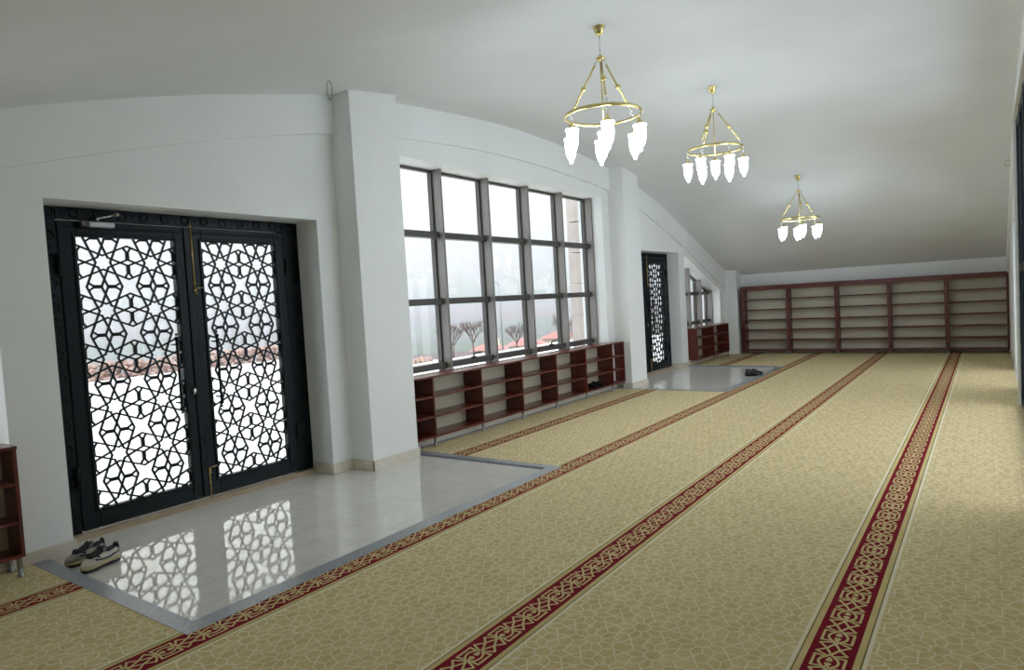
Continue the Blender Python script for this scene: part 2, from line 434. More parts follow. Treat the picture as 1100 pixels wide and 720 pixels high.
# skirting
def skirt(name, segs):
    mb = MB()
    for x0, x1, y0, y1 in segs: mb.bbox(x0, x1, y0, y1, ZM, 0.085, 0.004)
    return struct(mb, name, BASE)
e = 0.016
skirt('baseboard_left', [(XW, XW + e, W3[1] - 3.2, D1[0] + e), (XW - 0.31, XW, D1[0], D1[0] + e), (XW - 0.31, XW, D1[1] - e, D1[1]), (XW, XW + e, D1[1] - e, C1[0]),
    (XW + e, XC + e, C1[0] - e, C1[0]), (XC, XC + e, C1[0] - e, C1[1] + e), (XW + e, XC, C1[1], C1[1] + e), (XW, XW + e, C1[1], C2[0]),
    (XW + e, XC, C2[0] - e, C2[0]), (XC, XC + e, C2[0] - e, C2[1] + e), (XW + e, XC, C2[1], C2[1] + e), (XW, XW + e, C2[1], D2[0]),
    (XW - 0.27, XW, D2[1] - e, D2[1]), (XW, XW + e, D2[1] - e, 16.77)])
skirt('baseboard_back', [(-5.075, XR, Y1 - e, Y1)])
skirt('baseboard_right', [(XR - e, XR, 13.8, Y1), (XR - e, XR, 10.2, 11.5), (XR - e, XR, Y0, 5.5)])

# granite edging of the two marble landings and under the long cabinet
P1 = (1.699, 5.40); P2 = (10.466, 14.16); XG = -3.365; GW = 0.125
for a, b in (P1, P2):
    mb = MB()
    mb.box(XG - GW, XG, a, b, ZM, 0.003)
    mb.box(XW, XG - GW, a, a + 0.10, ZM, 0.003); mb.box(XW, XG - GW, b - 0.10, b, ZM, 0.003)
    trim(mb, GRAN)
trim(MB().box(-5.40, -5.29, P1[1], P2[0], ZM, 0.002), GRAN)
for d, xx in ((D1, -5.64), (D2, -5.58)):
    trim(MB().box(xx - 0.25, xx, d[0], d[1], ZM, 0.022), SILL)

# ------------------------------------------------------------------ carpet
def build_carpet():
    XL = XW + e
    regions = [(XL, XR - e, Y0, P1[0]), (XG, XR - e, P1[0], P1[1]), (-5.29, XR - e, P1[1], P2[0]), (XG, XR - e, P2[0], P2[1]), (XL, XR - e, P2[1], Y1 - e)]
    mb = MB()
    for x0, x1, y0, y1 in regions: mb.box(x0, x1, y0, y1, ZM, 0.0, 0)
    V, F, MI = [], [], []
    def quad(a, b, c, d, z, mi):
        n = len(V); z = z + ((n // 4) * 5 % 11) * 0.00006 * (mi in (1, 3)); V.extend([(a[0], a[1], z), (b[0], b[1], z), (c[0], c[1], z), (d[0], d[1], z)]); F.append((n, n + 1, n + 2, n + 3)); MI.append(mi)
    def rect(x0, x1, y0, y1, z, mi):
        for r in regions:
            a, b, c, d = max(x0, r[0]), min(x1, r[1]), max(y0, r[2]), min(y1, r[3])
            if b - a > 1e-4 and d - c > 1e-4: quad((a, c), (b, c), (b, d), (a, d), z, mi)
    def clip(p, q, r):
        t0, t1 = 0.0, 1.0; dx, dy = q[0] - p[0], q[1] - p[1]
        for pp, qq in ((-dx, p[0] - r[0]), (dx, r[1] - p[0]), (-dy, p[1] - r[2]), (dy, r[3] - p[1])):
            if abs(pp) < 1e-12:
                if qq < 0: return None
            else:
                t = qq / pp
                if pp < 0: t0 = max(t0, t)
                else: t1 = min(t1, t)
        if t1 - t0 < 1e-6: return None
        return (p[0] + t0 * dx, p[1] + t0 * dy), (p[0] + t1 * dx, p[1] + t1 * dy)
    def line(p, q, w, z, mi, box=None):
        for r in regions:
            rr = r if box is None else (max(r[0], box[0]), min(r[1], box[1]), max(r[2], box[2]), min(r[3], box[3]))
            if rr[0] >= rr[1] or rr[2] >= rr[3]: continue
            c = clip(p, q, rr)
            if not c: continue
            (ax, ay), (bx, by) = c; L = math.hypot(bx - ax, by - ay)
            ux, uy = (bx - ax) / L, (by - ay) / L; ex, ey = ux * w * 0.25, uy * w * 0.25; nx, ny = -uy * w / 2, ux * w / 2
            ax, ay, bx, by = ax - ex, ay - ey, bx + ex, by + ey
            quad((ax - nx, ay - ny), (bx - nx, by - ny), (bx + nx, by + ny), (ax + nx, ay + ny), z, mi)
    centers = [-4.659 + 1.359 * k for k in range(4)]
    for c in centers:
        rect(c - 0.142, c - 0.125, Y0, Y1, 0.0008, 1); rect(c + 0.125, c + 0.142, Y0, Y1, 0.0008, 1)
        rect(c - 0.125, c - 0.118, Y0, Y1, 0.0008, 5); rect(c + 0.118, c + 0.125, Y0, Y1, 0.0008, 5)
        rect(c - 0.118, c - 0.092, Y0, Y1, 0.0008, 4); rect(c + 0.092, c + 0.118, Y0, Y1, 0.0008, 4)
        rect(c - 0.092, c + 0.092, Y0, Y1, 0.0008, 2)
        P = 0.2365; hw = 0.063
        half = [[(0.0, 0.225), (0.42, 0.0), (0.98, -0.17), (0.98, -0.17), (0.30, -0.265)], [(0.98, 0.17), (0.42, 0.0), (0.0, -0.225)],
                [(0.98, 0.17), (0.30, 0.265)], 
                [(0.30, 0.265), (0.0, 0.335), (0.0, 0.335)], [(0.0, 0.225), (0.32, 0.33), (0.55, 0.41), (0.62, 0.5)], [(0.0, -0.225), (0.32, -0.33), (0.55, -0.41), (0.62, -0.5)],
                [(0.44, 0.315), (0.98, 0.29), (0.98, 0.5)], [(0.44, -0.315), (0.98, -0.29), (0.98, -0.5)],
                [(0.0, 0.335), (0.14, 0.44), (0.0, 0.455)], [(0.0, -0.335), (0.14, -0.44), (0.0, -0.455)]]
        k0 = int((Y0 - 3.806) / P) - 1
        for k in range(k0, int((Y1 - 3.806) / P) + 2):
            yc = 3.806 + k * P
            for pl in half:
                for sgn in (-1, 1):
                    for a, b in zip(pl[:-1], pl[1:]):
                        if a == b: continue
                        line((c + sgn * a[0] * hw, yc + a[1] * P), (c + sgn * b[0] * hw, yc + b[1] * P), 0.0112, 0.0014, 3)
    # ten-pointed star lattice of the plain fields
    A, B = 0.149, 0.2105
    apo = 0.1287; segs = []
    th = math.radians(36)
    for k in range(10):
        a = math.radians(18 + 36 * k); m = (apo * math.cos(a), apo * math.sin(a))
        r1, r2, r3 = 0.0935, 0.052, 0.034
        pol = lambda r, t: (r * math.cos(t), r * math.sin(t))
        for sg in (-1, 1):
            segs.append((m, pol(r1, a + sg * th / 2))); segs.append((pol(r2, a + sg * th / 2), pol(r3, a)))
        segs.append((pol(r1, a + th / 2), pol(r2, a + th / 2)))
        if k not in (1, 3, 6, 8):                            # edges that face the gaps between decagons
            for sg in (-1, 1):
                t = a + sg * math.radians(36); L = 0.030
                segs.append((m, (m[0] + L * math.cos(t), m[1] + L * math.sin(t))))
    edges = [XL] + [v for c in centers for v in (c - 0.142, c + 0.142)] + [XR - e]
    bands = [(edges[i], edges[i + 1]) for i in range(0, len(edges), 2)]
    for i in range(-20, 22):
        for j in range(-6, 46):
            for ox, oy in ((0, 0), (A, B)):
                cx, cy = -2.879 + i * 2 * A + ox, 2.036 + (j - 2) * 2 * B + oy
                if cx < XL - 0.2 or cx > XR + 0.2 or cy < Y0 - 0.3 or cy > Y1 + 0.3: continue
                if cx < XG - 0.3 and (P1[0] + 0.3 < cy < P1[1] - 0.3 or P2[0] + 0.3 < cy < P2[1] - 0.3): continue
                for p, q in segs:
                    p2, q2 = (cx + p[0], cy + p[1]), (cx + q[0], cy + q[1])
                    for b0, b1 in bands:
                        if max(p2[0], q2[0]) < b0 or min(p2[0], q2[0]) > b1: continue
                        line(p2, q2, 0.0068, 0.0008, 1, (b0, b1, Y0, Y1))
    o = len(mb.v); mb.v += V; mb.f += [tuple(i + o for i in f) for f in F]; mb.mi += MI; mb.sm += [False] * len(F)
    c = mb.build('carpet', [C_FIELD, C_LINE, C_RED, C_GOLD, C_TAN, C_OLIVE])
    tag(c, 'beige wall-to-wall prayer carpet with crimson geometric border stripes around the marble landings', 'carpet')
build_carpet()

# ------------------------------------------------------------------ steel lattice doors
def seg_clip(p, q, r):
    t0, t1 = 0.0, 1.0; dx, dy = q[0] - p[0], q[1] - p[1]
    for pp, qq in ((-dx, p[0] - r[0]), (dx, r[1] - p[0]), (-dy, p[1] - r[2]), (dy, r[3] - p[1])):
        if abs(pp) < 1e-12:
            if qq < 0: return None
        else:
            t = qq / pp
            if pp < 0: t0 = max(t0, t)
            else: t1 = min(t1, t)
    if t1 - t0 < 1e-4: return None
    return (p[0] + t0 * dx, p[1] + t0 * dy), (p[0] + t1 * dx, p[1] + t1 * dy)
def lattice(y0, y1, z0, z1, ztop_star, x0, x1):
    ay, az = (y1 - y0) / 2, 0.384
    thin, thick = [], []
    q = 0.143; d = 0.101
    for s1 in (-1, 1):
        for s2 in (-1, 1):
            thin.append(((0, s1 * q), (s2 * 0.5, s1 * 0.35))); thin.append(((s1 * q, 0), (s1 * 0.35, s2 * 0.5)))
            thin.append(((s1 * d, s2 * d), (s1 * 0.5, -s2 * 0.064))); thin.append(((s1 * d, s2 * d), (-s1 * 0.064, s2 * 0.5)))
            thin.append(((s1 * 0.5, s2 * 0.2), (s1 * 0.42, s2 * 0.315))); thin.append(((s1 * 0.2, s2 * 0.5), (s1 * 0.315, s2 * 0.42)))
            thick.append(((s1 * 0.5, s2 * 0.064), (s1 * 0.5, s2 * 0.21))); thick.append(((s1 * 0.064, s2 * 0.5), (s1 * 0.21, s2 * 0.5)))
    mb = MB(); seen = set()
    for i in range(2):
        for j in range(-1, 7):
            cy, cz = y0 + ay * (i + 0.5), ztop_star - az * j
            for L, w in ((thin, 0.0142), (thick, 0.028)):
                for a, b in L:
                    c = seg_clip((cy + a[0] * ay, cz + a[1] * az), (cy + b[0] * ay, cz + b[1] * az), (y0, y1, z0, z1))
                    if not c: continue
                    key = sorted(c); key = (*key[0], *key[1])
                    if any(max(abs(u - v) for u, v in zip(key, o)) < 0.004 for o in seen): continue
                    seen.add(key); jx = (len(seen) % 9) * 0.00012; mb.bar_x(c[0], c[1], w, x0 - jx, x1 + jx)
    return mb

def steel_door(name, ya, yb, zt, xf, mirror=False, hw=True):
    """double door filling ya..yb, front face of the outer frame at xf"""
    yc = (ya + yb) / 2 + 0.014 * (1 if not mirror else -1)
    z0 = 0.022; fw = 0.185; ftop = 0.10
    fr = MB()
    fr.bbox(xf - 0.10, xf, ya, ya + fw, z0, zt - 0.004, 0.006); fr.bbox(xf - 0.10, xf, yb - fw, yb, z0, zt - 0.004, 0.006)
    fr.bbox(xf - 0.10, xf, ya + fw, yb - fw, zt - ftop, zt - 0.004, 0.006)
    def ring(y, z):
        fr.tube([(xf + 0.002, y + 0.032 * math.cos(t), z + 0.032 * math.sin(t)) for t in [2 * PI * k / 18 for k in range(18)]], 0.008, 6, closed=True)
    def dot(y, z): fr.sphere((xf, y, z), 0.011, 8, sc=(0.7, 1, 1))
    y = ya + 0.14
    while y < yb - 0.05:
        ring(y, zt - 0.048); dot(y + 0.0875, zt - 0.048); y += 0.175
    z = zt - 0.225
    while z > 0.15:
        for yy in (ya + 0.135, yb - 0.06): ring(yy, z); dot(yy, z - 0.09)
        z -= 0.18
    door = struct(fr, name, BLACK)
    sgn = 1
    leaves = ((ya + fw + 0.003, yc - 0.003, -1), (yc + 0.003, yb - fw - 0.003, 1))
    for a, b, side in leaves:
        zb, zt2 = 0.032, zt - ftop - 0.006
        if side < 0: ly0, ly1 = a + 0.122, b - 0.122
        else: ly0, ly1 = a + 0.122, b - 0.105
        lz0, lz1 = 0.178, zt - 0.226
        lf = MB(); xl = xf + 0.012
        lf.bbox(xl - 0.06, xl, a, ly0, zb, zt2, 0.005); lf.bbox(xl - 0.06, xl, ly1, b, zb, zt2, 0.005)
        lf.bbox(xl - 0.06, xl, ly0, ly1, zb, lz0, 0.005); lf.bbox(xl - 0.06, xl, ly0, ly1, lz1, zt2, 0.005)
        g = 0.028                                                      # raised inner moulding
        lf.bbox(xl - 0.01, xl + 0.012, ly0 - g, ly0 - 0.004, lz0 - g, lz1 + g, 0.005); lf.bbox(xl - 0.01, xl + 0.012, ly1 + 0.004, ly1 + g, lz0 - g, lz1 + g, 0.005)
        lf.bbox(xl - 0.01, xl + 0.012, ly0, ly1, lz1 + 0.004, lz1 + g, 0.005); lf.bbox(xl - 0.01, xl + 0.012, ly0, ly1, lz0 - g, lz0 - 0.004, 0.005)
        n = int((b - a - 0.06) / 0.012)                                # ribbed strip along the top rail
        for k in range(n): lf.box(xl - 0.002, xl + 0.004, a + 0.03 + k * 0.012, a + 0.037 + k * 0.012, zt2 - 0.062, zt2 - 0.03)
        if side < 0: lf.bbox(xl - 0.01, xl + 0.014, b - 0.035, b + 0.035, zb + 0.01, zt2 - 0.01, 0.006)   # cover strip at the meeting edge
        leaf = lf.build('door_leaf', BLACK, door)
        lattice(ly0, ly1, lz0, lz1, zt - 0.421, xf - 0.022, xf - 0.006).build('lattice', BLACK, leaf)
        MB().box(xf - 0.040, xf - 0.034, ly0 - 0.01, ly1 + 0.01, lz0 - 0.01, lz1 + 0.01).build('glass_pane', GLASS, leaf)
        hy = ly1 - 0.07 if side < 0 else ly0 + 0.045
        hz0, hz1 = 0.86, 1.46; h = MB()
        h.tube([(xl + 0.055, hy, hz0), (xl + 0.055, hy, hz1)], 0.011, 10)
        for hz in (hz0, hz1): h.sphere((xl + 0.055, hy, hz), 0.020, 10); h.sphere((xl + 0.055, hy, hz + (0.035 if hz == hz1 else -0.035)), 0.012, 8)
        for hz in (hz0 + 0.05, hz1 - 0.05): h.tube([(xl - 0.03, hy, hz), (xl + 0.055, hy, hz)], 0.008, 8); h.sphere((xl + 0.055, hy, hz), 0.016, 8)
        h.build('pull_handle', BLACK, leaf)
        hg = MB(); hyy = a - 0.012 if side < 0 else b + 0.012
        for hz in (2.08 * zt / 2.528, 0.45): hg.tube([(xl + 0.012, hyy, hz - 0.075), (xl + 0.012, hyy, hz + 0.075)], 0.016, 8); hg.sphere((xl + 0.012, hyy, hz + 0.08), 0.014, 8)
        hg.build('hinge', BLACK, leaf)
        if side < 0:
            k = MB(); kz = 0.99; ky = b - 0.045
            k.lathe([(0.001, 0), (0.022, 0), (0.022, 0.005), (0.010, 0.008), (0.001, 0.008)], (0, 0, 0), 14)
            k.v = [(xl + 0.014 + q[2], ky + q[0] * 0.75, kz + q[1] * 1.3) for q in k.v]
            tag(k.build('keyhole_plate', CHROME, leaf))
            cl = MB(); xx = xl + 0.03; ca = a + 0.20; cz = zt - 0.133
            cl.bbox(xl, xx + 0.03, ca, ca + 0.19, cz - 0.022, cz + 0.022, 0.008)
            tag(cl.build('door_closer', mat('grey_closer_body', (0.42, 0.43, 0.45), 0.35, metal=0.4), leaf), 'grey metal door closer')
            MB().bbox(xl, xx + 0.032, ca - 0.055, ca - 0.002, cz - 0.023, cz + 0.023, 0.006).build('closer_cap', DARKALU, leaf)
            am = MB(); am.tube([(xx + 0.01, ca + 0.07, cz + 0.02), (xx + 0.01, ca + 0.07, cz + 0.05), (xx + 0.045, ca + 0.13, cz + 0.062), (xx, ca + 0.225, cz + 0.09)], 0.008, 8)
            am.sphere((xx, ca + 0.225, cz + 0.09), 0.018, 8); am.sphere((xx + 0.01, ca + 0.07, cz + 0.045), 0.015, 8)
            am.build('closer_arm', CHROME, leaf)
        else:
            for nm, za, zb2, lo in (('top_bolt', zt - 0.052, zt - 0.64, True), ('foot_bolt', 0.02, 0.295, False)):
                bo = MB(); by = a + 0.022
                bo.tube([(xl + 0.018, by, za), (xl + 0.018, by, zb2)], 0.0065, 8)
                for t in (0.08, 0.5, 0.92): bo.sphere((xl + 0.012, by, za + (zb2 - za) * t), 0.013, 8)
                e_ = zb2
                bo.tube([(xl + 0.018, by, e_), (xl + 0.035, by + 0.01, e_), (xl + 0.035, by + 0.065, e_ + 0.005)], 0.005, 6)
                bo.sphere((xl + 0.018, by, e_ - 0.02), 0.017, 8); bo.tube([(xl + 0.018, by, e_ - 0.02), (xl + 0.025, by + 0.01, e_ - 0.055)], 0.007, 6)
                tag(bo.build(nm, OLDBRASS, leaf), 'brass sliding bolt')
    return door
d1 = steel_door('door_1', D1[0], D1[1], D1[2], -5.70)
d2 = steel_door('door_2', D2[0], D2[1], D2[2], -5.64, mirror=True)

# ------------------------------------------------------------------ windows
def grid_window(name, ya, yb, zb, ztop, fins, trans, xf, handles=()):
    f = ztop if callable(ztop) else (lambda y: ztop)
    xg = -5.745; fr = MB(); yy = frange(ya, yb, 0.25)
    t = 0.035
    fr.prism_x([(y, f(y) - t) for y in yy] + [(y, f(y) - 0.002) for y in reversed(yy)], xg - 0.03, xg + 0.03)
    fr.box(xg - 0.03, xg + 0.03, ya, yb, zb, zb + 0.05)
    fr.box(xg - 0.03, xg + 0.03, ya, ya + t, zb, f(ya)); fr.box(xg - 0.03, xg + 0.03, yb - t, yb, zb, f(yb))
    w = struct(fr, name, DARKALU)
    for y in fins:
        MB().prism_x([(y - 0.034, zb), (y, zb), (y, f(y) - 0.003), (y - 0.034, f(y - 0.034) - 0.003)], xg + 0.005, xf).build('mullion', ALU, w)
    ed = [ya] + [q for q in fins if ya + 0.1 < q < yb - 0.1] + [yb]
    for a, b in zip(ed[:-1], ed[1:]):
        pn = frange(a, b - 0.03, 0.3)
        g = MB().prism_x([(pn[0], zb + 0.01), (pn[-1], zb + 0.01)] + [(y, f(y) - 0.01) for y in reversed(pn)], xg - 0.004, xg + 0.004)
        g.build('glass_pane', GLASS, w)
        top = min(f(a), f(b))
        for z in trans:
            if z + 0.05 < top: MB().bbox(xg - 0.02, xg + 0.105, a + 0.001, b - 0.035, z - 0.04, z + 0.04, 0.006).build('transom', DARKALU, w)
        sb = MB()                                                       # slim sash stiles beside each mullion
        for s0, s1 in ((a, a + 0.022), (b - 0.058, b - 0.034)): sb.prism_x([(s0, zb), (s1, zb), (s1, f(s1) - 0.01), (s0, f(s0) - 0.01)], xg - 0.025, xg + 0.04)
        sb.build('sash_frame', DARKALU, w)
    for y, z in handles:
        h = MB(); x = xg + 0.105
        h.bbox(x, x + 0.03, y - 0.045, y + 0.045, z - 0.012, z + 0.018, 0.005)
        h.tube([(x + 0.015, y, z + 0.015), (x + 0.03, y, z + 0.055), (x + 0.04, y + 0.02, z + 0.06), (x + 0.045, y + 0.13, z + 0.062)], 0.011, 8)
        h.build('window_handle', RUBBER, w)
    return w
grid_window('window_1', W1[0], W1[1], 0.02, W1[2], [5.48 + 0.98 * k for k in range(6)], (0.855, 1.67, 2.51), -5.575, ((6.95, 0.90), (8.91, 0.90)))
grid_window('window_2', *W2, 0.10, soffit2, [W2[0] + 0.034, 14.93, 15.67, W2[1] - 0.002], (0.88, 1.57), -5.575)
grid_window('window_3', *W3, 0.10, soffit3, [W3[0] + 0.034, 0.18, 0.92, W3[1] - 0.002], (0.88, 1.57), -5.575)
# the glazed wall on the right, seen almost edge-on
fr = MB(); a, b, h = WR
for y in [a + 0.05 + (b - a - 0.1) * k / 5 for k in range(6)]: fr.bbox(XR - 0.04, XR + 0.06, y - 0.05, y + 0.05, 0.003, h, 0.005)
for z in (0.05, 1.67, h - 0.05): fr.bbox(XR - 0.035, XR + 0.055, a, b, z - 0.046, z + 0.05, 0.005)
w4 = struct(fr, 'window_4', BLACK)
MB().box(XR + 0.026, XR + 0.034, a + 0.02, b - 0.02, 0.02, h - 0.02).build('glass_pane', GLASS, w4)
cs = MB(); cs.bbox(XR - 0.072, XR + 0.01, b, b + 0.03, 0.003, h + 0.03, 0.003); cs.bbox(XR - 0.072, XR + 0.01, a - 0.03, b, h, h + 0.03, 0.003); cs.bbox(XR - 0.072, XR + 0.01, a - 0.03, a, 0.003, h, 0.003)
cs.build('casing', WALL, w4)

# ------------------------------------------------------------------ shelving
def leg(x, y, z1, z0=0.003, r=0.016):
    return MB().lathe([(r * 1.25, z0), (r * 1.25, z0 + 0.012), (r, z0 + 0.016), (r, z1)], (x, y, 0), 12)
def shoe_cabinet(label, xb, xf, divs, ztop, loc_y, floor=0.0, shelves=(0.345, 0.575), zb=0.105, open_left=False):
    y0, y1 = divs[0], divs[-1]
    t = thing('shoe_cabinet', label, 'cabinet', ((xb + xf) / 2, (y0 + y1) / 2, floor))
    th = 0.022
    MB().bbox(xb, xf + 0.006, y0 - 0.004, y1 + 0.004, ztop - th, ztop, 0.003).build('top_panel', WOOD, t)
    MB().bbox(xb, xf, y0, y1, zb, zb + th, 0.003).build('bottom_panel', WOOD, t)
    for i, y in enumerate(divs):
        ya = y if i == 0 else (y - th if i == len(divs) - 1 else y - th / 2)
        MB().bbox(xb, xf - (0 if i in (0, len(divs) - 1) else 0.002), ya, ya + th, zb + th, ztop - th, 0.002).build('side_panel' if i in (0, len(divs) - 1) else 'divider', WOOD, t)
    for i in range(len(divs) - 1):
        a = divs[i] + (th if i == 0 else th / 2); b = divs[i + 1] - (th if i == len(divs) - 2 else th / 2)
        for z in shelves: MB().bbox(xb + 0.01, xf - 0.006, a, b, z - 0.011, z + 0.011, 0.002).build('shelf', WOOD, t)
        tag(MB().box(xb + 0.001, xb + 0.008, a, b, zb + th, ztop - th).build('back_panel', CREAM, t), 'cream back board')
    for y in divs:
        yy = min(max(y, y0 + 0.03), y1 - 0.03)
        for x in (xf - 0.03, xb + 0.03):
            leg(x, yy, zb, 0.003).build('leg', LEGMETAL, t)
    return t
shoe_cabinet('long low mahogany shoe cabinet with open shelves beneath the large grid window', -5.50, -5.20, [5.255, 5.663, 6.56, 7.455, 8.35, 9.245, 10.16, 10.605], 0.815, 0)
shoe_cabinet('short two-bay mahogany shoe cabinet beneath the sloping window near the back wall', -5.50, -5.20, [14.21, 15.32, 16.41], 0.805, 0)
shoe_cabinet('mahogany shoe cabinet cut off by the left picture edge beside the black double door', -5.375, -5.145, [-0.5, 0.55, 1.60], 0.86, 0, shelves=(0.36, 0.61), zb=0.13)

def bookcase():
    x0, bw, xf, n = -4.966, 1.0612, 16.795, 5
    t = thing('bookcase', 'tall dark five-bay mahogany bookcase with empty shelves along the whole back wall', 'bookcase', (x0 + 2.5 * bw, 16.95, 0))
    yb = 17.10; x1 = x0 + n * bw
    MB().bbox(x0 - 0.03, x1 + 0.0, xf - 0.035, yb, 1.555, 1.665, 0.008).build('cornice', DARKWOOD, t)
    for k in range(n + 1):
        x = x0 + k * bw; w = 0.034 if 0 < k < n else 0.022
        xa, xb = (x, x + 2 * w) if k == 0 else ((x - 2 * w + 0.01, x) if k == n else (x - w, x + w))
        MB().bbox(xa, xb, xf, yb - 0.01, 0.075, 1.555, 0.003).build('upright', DARKWOOD, t)
        for xx in ((xa + 0.03,) if k in (0, n) else (x - 0.022, x + 0.022)):
            leg(xx, xf + 0.03, 0.075, r=0.014).build('leg', LEGMETAL, t); leg(xx, yb - 0.05, 0.075, r=0.014).build('leg', LEGMETAL, t)
    for k in range(n):
        a = x0 + k * bw + (0.044 if k == 0 else 0.034); b = x0 + (k + 1) * bw - 0.034
        for z in (0.33, 0.579, 0.824, 1.073, 1.324): MB().bbox(a, b, xf + 0.012, yb - 0.012, z - 0.012, z + 0.012, 0.002).build('shelf', DARKWOOD, t)
        MB().bbox(a, b, xf + 0.002, yb - 0.012, 0.078, 0.104, 0.002).build('bottom_panel', DARKWOOD, t)
        tag(MB().box(a, b, yb - 0.010, yb - 0.002, 0.104, 1.555).build('back_panel', CREAM2, t), 'cream back board')
    MB().box(x0 - 0.055, x0 - 0.004, xf + 0.06, yb, 0.003, 1.50).build('filler_panel', DARKWOOD, t)
bookcase()

# ------------------------------------------------------------------ chandeliers
def chandelier():
    r = local_thing('chandelier', 'x', 'chandelier')
    B = lambda mb, n, m, p=r: mb.build(n, m, p)
    B(MB().lathe([(0.052, 0.004), (0.052, -0.010), (0.040, -0.030), (0.034, -0.062), (0.018, -0.075), (0.004, -0.078)], seg=20), 'canopy', BRASS)
    def chain(mb, p, q, n, rr=0.010):
        p, q = Vector(p), Vector(q); d = (q - p) / n
        for k in range(n):
            c = p + d * (k + 0.5); u = d.normalized(); s = Vector((1, 0, 0)) if abs(u.x) < 0.7 else Vector((0, 1, 0))
            s = (s - u * s.dot(u)).normalized()
            if k % 2: s = u.cross(s)
            L = d.length * 0.62
            mb.tube([c + u * L * math.cos(t) + s * rr * math.sin(t) for t in [2 * PI * i / 10 for i in range(10)]], 0.0028, 5, closed=True)
    m = MB(); m.tube([(0, 0, -0.075), (0, 0, -0.175)], 0.004, 6); chain(m, (0, 0, -0.17), (0, 0, -0.235), 3); B(m, 'suspension_chain', CHROME)
    hub = B(MB().lathe([(0.004, -0.228), (0.012, -0.236), (0.016, -0.245), (0.042, -0.262), (0.042, -0.268), (0.018, -0.285), (0.010, -0.298), (0.003, -0.304)], seg=16), 'hub', BRASS)
    R, zr = 0.318, -0.733
    rg = MB(); N = 48; pr = [(-0.007, -0.013), (0.007, -0.013), (0.013, 0), (0.007, 0.013), (-0.007, 0.013), (-0.013, 0)]
    V = [((R + a) * math.cos(2 * PI * k / N), (R + a) * math.sin(2 * PI * k / N), zr + z) for k in range(N) for a, z in pr]
    rg.add(V, [(6 * k + i, 6 * ((k + 1) % N) + i, 6 * ((k + 1) % N) + (i + 1) % 6, 6 * k + (i + 1) % 6) for k in range(N) for i in range(6)], 0, True)
    B(rg, 'ring', BRASS)
    for k in range(3):
        t = 2 * PI * k / 3; c, s = math.cos(t), math.sin(t)
        a = Vector((0.055 * c, 0.055 * s, -0.31)); b = Vector((0.285 * c, 0.285 * s, -0.655))
        rod = B(MB().tube([a, b], 0.0085, 8), 'rod', BRASS)
        m = MB(); chain(m, (0.03 * c, 0.03 * s, -0.268), a, 2); B(m, 'upper_chain', CHROME, rod)
        m = MB(); chain(m, b, (R * c, R * s, zr + 0.012), 3); B(m, 'lower_chain', CHROME, rod)
        mid = a.lerp(b, 0.5); B(MB().sphere(mid, 0.024, 12), 'rod_ball', BRASS, rod)
    B(MB().tube([(0, 0, -0.30), (0, 0, -0.812)], 0.006, 8), 'centre_rod', BRASS)
    for k in range(7):
        t = 2 * PI * k / 6; x, y = (R * math.cos(t), R * math.sin(t)) if k < 6 else (0, 0)
        cap = MB().lathe([(0.005, -0.808), (0.010, -0.816), (0.014, -0.835), (0.026, -0.850), (0.034, -0.872), (0.030, -0.878)], (x, y, 0), 14)
        cap = B(cap, 'lamp_cap', BRASS)
        if k < 6:
            m = MB(); chain(m, (x, y, zr - 0.012), (x, y, -0.811), 3, 0.008); B(m, 'lamp_chain', CHROME, cap)
        sh = MB().lathe([(0.028, -0.876), (0.054, -0.872), (0.056, -0.88), (0.047, -0.893), (0.048, -0.935), (0.046, -0.975), (0.04, -1.012), (0.031, -1.038), (0.02, -1.053), (0.011, -1.06), (0.015, -1.069), (0.015, -1.078), (0.008, -1.086), (0.001, -1.088)],
                        (x, y, 0), 24, wob=[0, .06, .06, .02, .03, .03, .03, .03, .02, 0, 0, 0, 0, 0])
        tag(B(sh, 'lamp_shade', SHADE, cap), 'lit white tulip glass shade')
    return r
ch = chandelier()
spots = [((-2.602, 5.13), 116.9 + 186, 'nearest and largest brass ring chandelier, between the double door and the grid window'),
         ((-2.621, 8.03), 18, 'middle brass ring chandelier of the row of three, seven lit glass shades'),
         ((-2.634, 12.412), 102 + 189, 'farthest and smallest-looking brass ring chandelier, hanging nearest the bookcase')]
for i, ((x, y), rot, lab) in enumerate(spots):
    o = ch if i == 0 else copy_tree(ch)
    o.location = (x, y, ceil_z(y)); o.rotation_euler = (0, 0, math.radians(rot)); o['label'] = lab; o['group'] = 'brass ring chandeliers in a row'

# cable loops left hanging from the vault
def loop(label, x, y, hw, hh, rz):
    z = ceil_z(y); c, s = math.cos(rz), math.sin(rz)
    pts = [(x + hw * math.sin(t) * c * (1 if abs(t) < 9 else 1), y + hw * math.sin(t) * s, z - hh + hh * math.cos(t)) for t in [2 * PI * k / 20 for k in range(20)]]
    o = MB().tube(pts, 0.0032, 6, closed=True).build('cable_loop', CABLE, None, (x, y, z))
    tag(o, label, 'cable')
loop('thin cable loop hanging from the vault beside the white column left of the grid window', -4.80, 4.10, 0.022, 0.085, 0.6)
loop('small cable loop hanging from the vault near the right wall above the bookcase end', 0.285, 12.95, 0.035, 0.05, 0.2)

